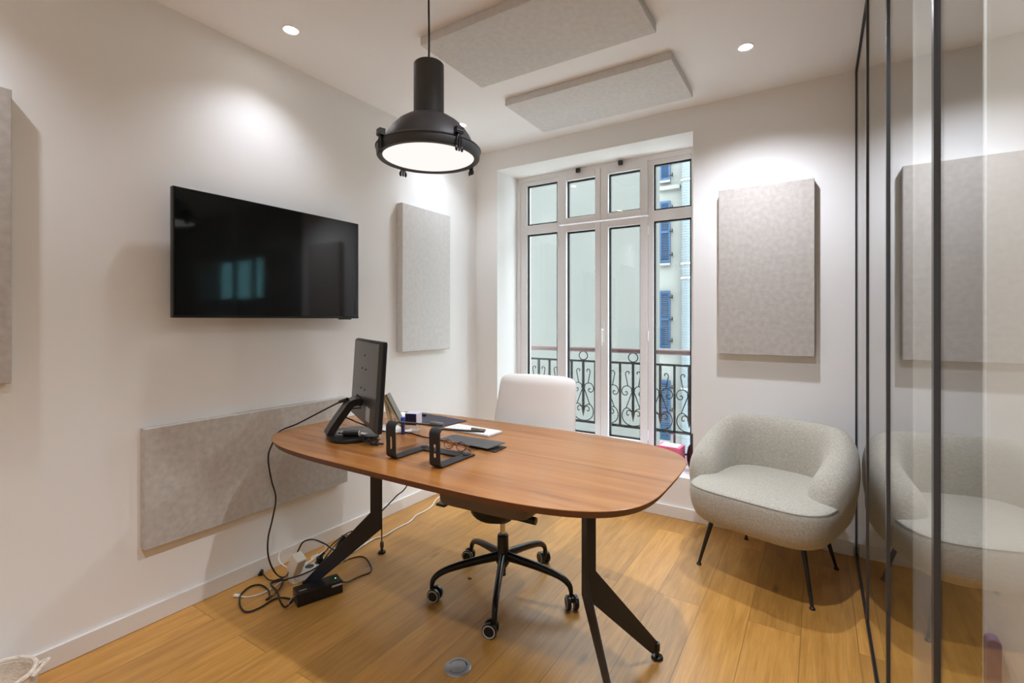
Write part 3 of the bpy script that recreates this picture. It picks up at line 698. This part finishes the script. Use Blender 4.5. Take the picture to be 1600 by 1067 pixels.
# things lying on the monitor base
BZ = T+.0182
hu = thing('usb_hub', 'small grey adapter with dark ports on the monitor base', 'adapter', (-1.758, 1.400, BZ), math.radians(22))
b = NB(); box(b, (0, 0, .009), (.05, .03, .018)); obj('hub_body', b, GREYR, hu, bevel=.002)
b = NB()
for x in (-.014, 0, .014): box(b, (x, -.0153, .010), (.010, .001, .007))
obj('port', b, RUBBER, hu)
fl = thing('webcam', 'black cylinder with pale round end on the monitor base', 'flashlight', (-1.70, 1.405, BZ), math.radians(35))
b = NB(); cyl(b, (-.045, 0, .013), (.022, 0, .013), .0125, seg=20); obj('barrel', b, PLASTIC, fl, bevel=.002)
b = NB(); cyl(b, (.022, 0, .013), (.026, 0, .013), .0125, seg=20); obj('lens_end', b, pr('pale_lens', (.75, .72, .62), .5), fl)
fl.name = 'flashlight'
b = NB(); prism(b, [(-.04, -.008), (.04, -.012), (.045, .006), (-.035, .016)], 0, .004); o = obj('paper_tag', b, PAPER, None); o.location = (-1.725, 1.452, BZ); o.rotation_euler = (0, 0, .2); tag(o, 'crumpled white paper slip on the monitor base', 'paper')
random.seed(3)
b = NB(); P = []
for i in range(46):
    a = i*.9; rr = .018+.014*math.sin(i*.37); P.append((1.35*rr*math.cos(a), rr*math.sin(a)*.9, .004+.018*abs(math.sin(i*.53))))
tube(b, P, .0021, seg=6, sm=3)
for q in ((.035, -.012), (.045, .006)): box(b, (q[0], q[1], .006), (.030, .011, .006), Matrix.Rotation(.5, 3, 'Z'))
o = obj('cable_bundle', b, PLASTIC, None, smooth=True); o.location = (-1.590, 1.405, T); tag(o, 'small tangled bundle of black cable in front of the monitor', 'cable')

cable('black_cable', [(-1.795, 1.452, .905), (-1.86, 1.457, .885), (-1.98, 1.44, .829), (-2.08, 1.391, .772), (-2.165, 1.354, .732), (-2.20, 1.34, .674), (-2.215, 1.327, .607), (-2.22, 1.346, .494), (-2.22, 1.369, .4), (-2.22, 1.352, .307), (-2.22, 1.33, .223), (-2.21, 1.324, .142), (-2.19, 1.337, .075), (-2.213, 1.387, .012), (-2.202, 1.417, .012), (-2.215, 1.453, .05), (-2.188, 1.47, .12), (-2.163, 1.481, .16), (-2.122, 1.506, .17), (-2.069, 1.534, .15), (-2.037, 1.558, .12), (-2.05, 1.60, .10)], .0038, PLASTIC, 'long black cord from the monitor over the desk edge to the floor', 'cable')
b = NB(); cyl(b, (-1.80, 1.452, .904), (-1.86, 1.457, .886), .0075, seg=12); o = obj('cord_plug', b, PLASTIC, None, smooth=True); tag(o, 'black plug pushed into the back of the monitor', 'plug')
cable('signal_cable', [(-1.715, 1.455, .872), (-1.779, 1.442, .862), (-1.81, 1.443, .84), (-1.80, 1.434, .828), (-1.70, 1.455, .80), (-1.665, 1.52, .765), (-1.66, 1.60, .7455), (-1.582, 1.622, .744), (-1.455, 1.602, .744), (-1.36, 1.62, .744)], .003, PLASTIC, 'thin black cable looping from the monitor across the desk', 'cable')

# ================================================================== ON THE FLOOR
fb = thing('floor_box', 'round grey metal floor socket set in the boards', 'floor socket', (-1.107, 1.379, 0))
b = NB(); lathe(b, [(0, .0), (.049, 0), (.049, .003), (.046, .005), (0, .005)], seg=48); obj('cover_ring', b, STEEL, fb, smooth=True)
b = NB(); tube(b, [(.034*math.cos(a), .034*math.sin(a), .005) for a in [math.radians(-110+300*i/40) for i in range(41)]], .0009, seg=5); obj('lid_gap', b, RUBBER, fb)
b = NB(); box(b, (.018, .028, .0052), (.018, .004, .001), Matrix.Rotation(-.6, 3, 'Z')); obj('finger_slot', b, RUBBER, fb)

pb = thing('power_box', 'black power box with green light beside the desk leg', 'power box', (-1.932, 1.395, 0), math.radians(70))
b = NB(); box(b, (0, 0, .029), (.198, .082, .056)); hb = obj('housing', b, PLASTIC, pb, bevel=.003)
b = NB(); cyl(b, (.078, .0, .0571), (.078, .0, .0582), .0022, seg=10); obj('status_light', b, GREEN, pb)
b = NB(); box(b, (.072, -.0414, .044), (.046, .0008, .008)); obj('label', b, GREYR, pb)
b = NB(); box(b, (-.07, -.012, .0574), (.032, .004, .0008)); obj('print', b, GREYR, pb)
b = NB(); strip(b, smooth_path([(-.105, -.02, .045), (-.125, -.03, .04), (-.13, -.02, .02), (-.11, .0, .015)], 4), (0, 0, 1), .01, .004); obj('carry_loop', b, STEEL, pb)
b = NB()
for x in (-.08, .08): box(b, (x, 0, .001), (.02, .05, .002))
obj('rubber_foot', b, RUBBER, pb)

ps = thing('power_strip', 'white multi-socket power strip on the floor by the wall', 'power strip', (-2.125, 1.54, 0), math.radians(86))
b = NB(); prism(b, rrect(.30, .056, .012), 0, .043); obj('strip_body', b, WHITEP, ps, bevel=.004)
for x in (-.052, .0, .052, .104):
    b = NB(); lathe(b, [(.0, .0432), (.021, .0432), (.021, .0442), (0, .0442)], (x, 0, 0), 24); obj('socket', b, DGREY, ps)
b = NB(); box(b, (0, 0, 0), (.058, .05, .095), Matrix.Rotation(.5, 3, 'Y')); o = obj('power_adapter', b, CREAMP, None, bevel=.006); o.location = (-2.105, 1.402, .098); tag(o, 'cream plug-in power adapter on the end of the power strip', 'power adapter')
pg = thing('plug', 'black plug standing in the middle of the power strip', 'plug', (-2.12, 1.54, .044))
b = NB(); cyl(b, (0, 0, 0), (.0, 0, .025), .018, .016, 20); cyl(b, (0, 0, .025), (.012, .02, .045), .008, .006, 12); obj('plug_body', b, PLASTIC, pg, smooth=True)
b = NB(); tube(b, [(.012, .02, .045), (.02, .07, .075), (.035, .12, .10), (.05, .16, .11)], .003, seg=8, sm=4); obj('cord', b, PLASTIC, pg, smooth=True)
b = NB(); box(b, (0, 0, 0), (.016, .075, .035), Matrix.Rotation(.9, 3, 'X')); o = obj('cable_clip', b, PLASTIC, None, bevel=.003); o.location = (-2.07, 1.63, .115); tag(o, 'black wall plug propped against the angled desk leg', 'plug')
cable('white_cable', [(-2.155, 1.70, .012), (-2.19, 1.66, .05), (-2.14, 1.50, .062), (-2.128, 1.46, .06), (-2.174, 1.42, .05), (-2.263, 1.422, .05), (-2.307, 1.439, .07), (-2.306, 1.47, .10), (-2.263, 1.513, .12), (-2.206, 1.566, .12), (-2.181, 1.617, .08), (-2.165, 1.60, .05)], .0032, WHITEP, 'white cable in a wide loop above the power strip', 'cable')
cable('coiled_cable', [(-1.977, 1.313, .01), (-2.048, 1.29, .008), (-2.065, 1.255, .008), (-2.057, 1.192, .008), (-2.08, 1.148, .006), (-2.15, 1.159, .006), (-2.228, 1.204, .006), (-2.262, 1.264, .006), (-2.235, 1.301, .006), (-2.162, 1.295, .006), (-2.086, 1.255, .014), (-2.084, 1.239, .014), (-2.094, 1.288, .014), (-2.135, 1.345, .014), (-2.185, 1.379, .014), (-2.187, 1.322, .018), (-2.095, 1.298, .018), (-2.01, 1.262, .014), (-1.96, 1.255, .012), (-1.97, 1.30, .03)], .0042, PLASTIC, 'thick black cable curled in a big loop on the floorboards', 'cable')
cable('crossing_cable', [(-2.182, 1.323, .02), (-2.125, 1.371, .035), (-2.05, 1.40, .065), (-1.996, 1.444, .10), (-2.01, 1.511, .13), (-2.055, 1.60, .14), (-2.07, 1.655, .15), (-2.085, 1.68, .13), (-2.07, 1.66, .10)], .0036, PLASTIC, 'black cable crossing over the power strip up to the desk leg', 'cable')
cable('thin_cable', [(-2.326, 1.36, .016), (-2.289, 1.355, .008), (-2.24, 1.351, .005), (-2.187, 1.378, .005), (-2.172, 1.401, .005)], .003, PLASTIC, 'short thin black cable ending in a plug by the baseboard', 'cable')
b = NB(); cyl(b, (-2.334, 1.36, .0), (-2.322, 1.36, .026), .013, .007, 14); o = obj('cable_plug', b, PLASTIC, None, smooth=True); tag(o, 'tiny black plug standing against the baseboard', 'plug')
cable('white_lead', [(-2.225, 1.195, .006), (-2.188, 1.217, .004), (-2.164, 1.263, .004), (-2.168, 1.317, .004), (-2.182, 1.374, .004)], .0028, WHITEP, 'thin white charging lead on the floorboards, left of the cable pile', 'cable')
b = NB(); box(b, (-2.238, 1.191, .008), (.028, .016, .009), Matrix.Rotation(.4, 3, 'Z')); o = obj('usb_plug', b, WHITEP, None, bevel=.002); tag(o, 'white plug at the tip of the thin white lead', 'plug')
cable('mains_lead', [(-1.905, 1.498, .03), (-1.90, 1.53, .012), (-1.905, 1.60, .004), (-1.89, 1.665, .004), (-1.944, 1.712, .004), (-2.025, 1.749, .004), (-2.068, 1.738, .004), (-2.088, 1.693, .004), (-2.09, 1.66, .006)], .003, PLASTIC, 'thin black lead bowing out behind the black power box', 'cable')
cable('network_cable', [(-2.30, 2.90, .005), (-2.277, 2.62, .005), (-2.211, 2.479, .005), (-2.191, 2.375, .005), (-2.189, 2.302, .005), (-2.153, 2.207, .005), (-2.153, 2.141, .005), (-2.149, 2.069, .005), (-2.138, 1.983, .005), (-2.16, 1.93, .005), (-2.15, 1.852, .005), (-2.134, 1.772, .005), (-2.124, 1.72, .01), (-2.115, 1.685, .02)], .0042, WHITEP, 'white cable running along the floor towards the window corner', 'cable')
cable('tangled_leads', [(-2.24, 1.52, .01), (-2.21, 1.56, .02), (-2.23, 1.60, .02), (-2.20, 1.62, .03), (-2.22, 1.57, .035), (-2.19, 1.54, .03), (-2.20, 1.50, .03), (-2.23, 1.47, .02), (-2.20, 1.45, .03), (-2.185, 1.52, .035), (-2.205, 1.59, .045)], .0028, WHITEP, 'white leads tangled between the power strip and baseboard', 'cable')
cable('desk_cable', [(-1.70, 1.75, .712), (-1.70, 1.734, .461+.0), (-1.74, 1.696, .406), (-1.757, 1.655, .37), (-1.80, 1.57, .30), (-1.93, 1.46, .16), (-2.0, 1.43, .10)][1:] and [(-1.62, 1.80, .700), (-1.70, 1.734, .461), (-1.735, 1.69, .406), (-1.760, 1.64, .36), (-1.80, 1.582, .30), (-1.90, 1.50, .19), (-1.985, 1.44, .11)], .003, PLASTIC, 'black cable dropping from under the desk down the left leg', 'cable')

# bottom left corner: woven basket and white box beside the camera
bk_ = thing('woven_basket', 'beige ribbed woven basket cut off at the bottom left corner', 'basket', (-2.245, .425, 0))
b = NB(); lathe(b, [(0, 0), (.085, 0), (.098, .03), (.103, .07), (.100, .104), (.094, .108), (.088, .10), (.092, .06), (.085, .02), (0, .012)], seg=48); obj('basket_body', b, WEAVE, bk_, smooth=True)
b = NB(); tube(b, [(.097*math.cos(a), .097*math.sin(a), .106) for a in [2*PI*i/48 for i in range(48)]], .008, seg=8, closed=True); obj('rim_roll', b, WEAVE, bk_, smooth=True)
b = NB(); tube(b, smooth_path([(.02, .103, .10), (.04, .12, .112), (.065, .10, .112), (.085, .07, .10)], 4), .007, seg=8); obj('handle', b, WEAVE, bk_, smooth=True)
b = NB(); box(b, (0, 0, .08), (.16, .2, .16)); o = obj('storage_box', b, PAPER, None, bevel=.003); o.location = (-2.245, .225, 0); tag(o, 'white box edge at the bottom left corner beside the basket', 'box')

b = NB(); ball(b, (0, 0, .004), .007, (1.3, .8, .6), 8); ball(b, (.009, .004, .003), .005, (1, .9, .6), 8); ball(b, (-.006, .007, .003), .004, (1, 1, .7), 8)
o = obj('crumpled_scrap', b, pr('scrap_brown', (.30, .20, .12), .8), None); o.location = (-1.44, 1.885, 0); tag(o, 'tiny crumpled brown scrap on the floor under the office chair', 'scrap')

# by the window, behind the desk
bx = thing('gift_box', 'pink and white box standing on the window sill behind the desk', 'box', (-.845, 3.345, .262), math.radians(-4))
b = NB(); box(b, (0, 0, .077), (.155, .12, .154)); obj('box_body', b, PINK, bx, bevel=.002)
b = NB(); box(b, (0, 0, .155), (.115, .10, .002)); obj('white_top', b, PAPER, bx)
va = thing('dark_vase', 'dark rounded vase half hidden by the window reveal', 'vase', (-.715, 3.40, .262))
b = NB(); lathe(b, [(0, 0), (.022, 0), (.036, .05), (.038, .10), (.030, .145), (.010, .175), (.008, .20), (.011, .235), (0, .235)], seg=28); obj('vase_body', b, pr('dark_red_glaze', (.03, .012, .014), .3), va, smooth=True)

# something plum-coloured standing behind the glass wall
b = NB(); prism(b, rrect(.017, .78, .008, 8), -.010, .010, Matrix.Translation((.2235, 1.012, .39)) @ Matrix.Rotation(PI/2, 4, 'X')); o = obj('rounded_screen', b, PLUM, None, bevel=.002)
tag(o, 'narrow plum panel with rounded top standing behind the glass wall', 'panel')
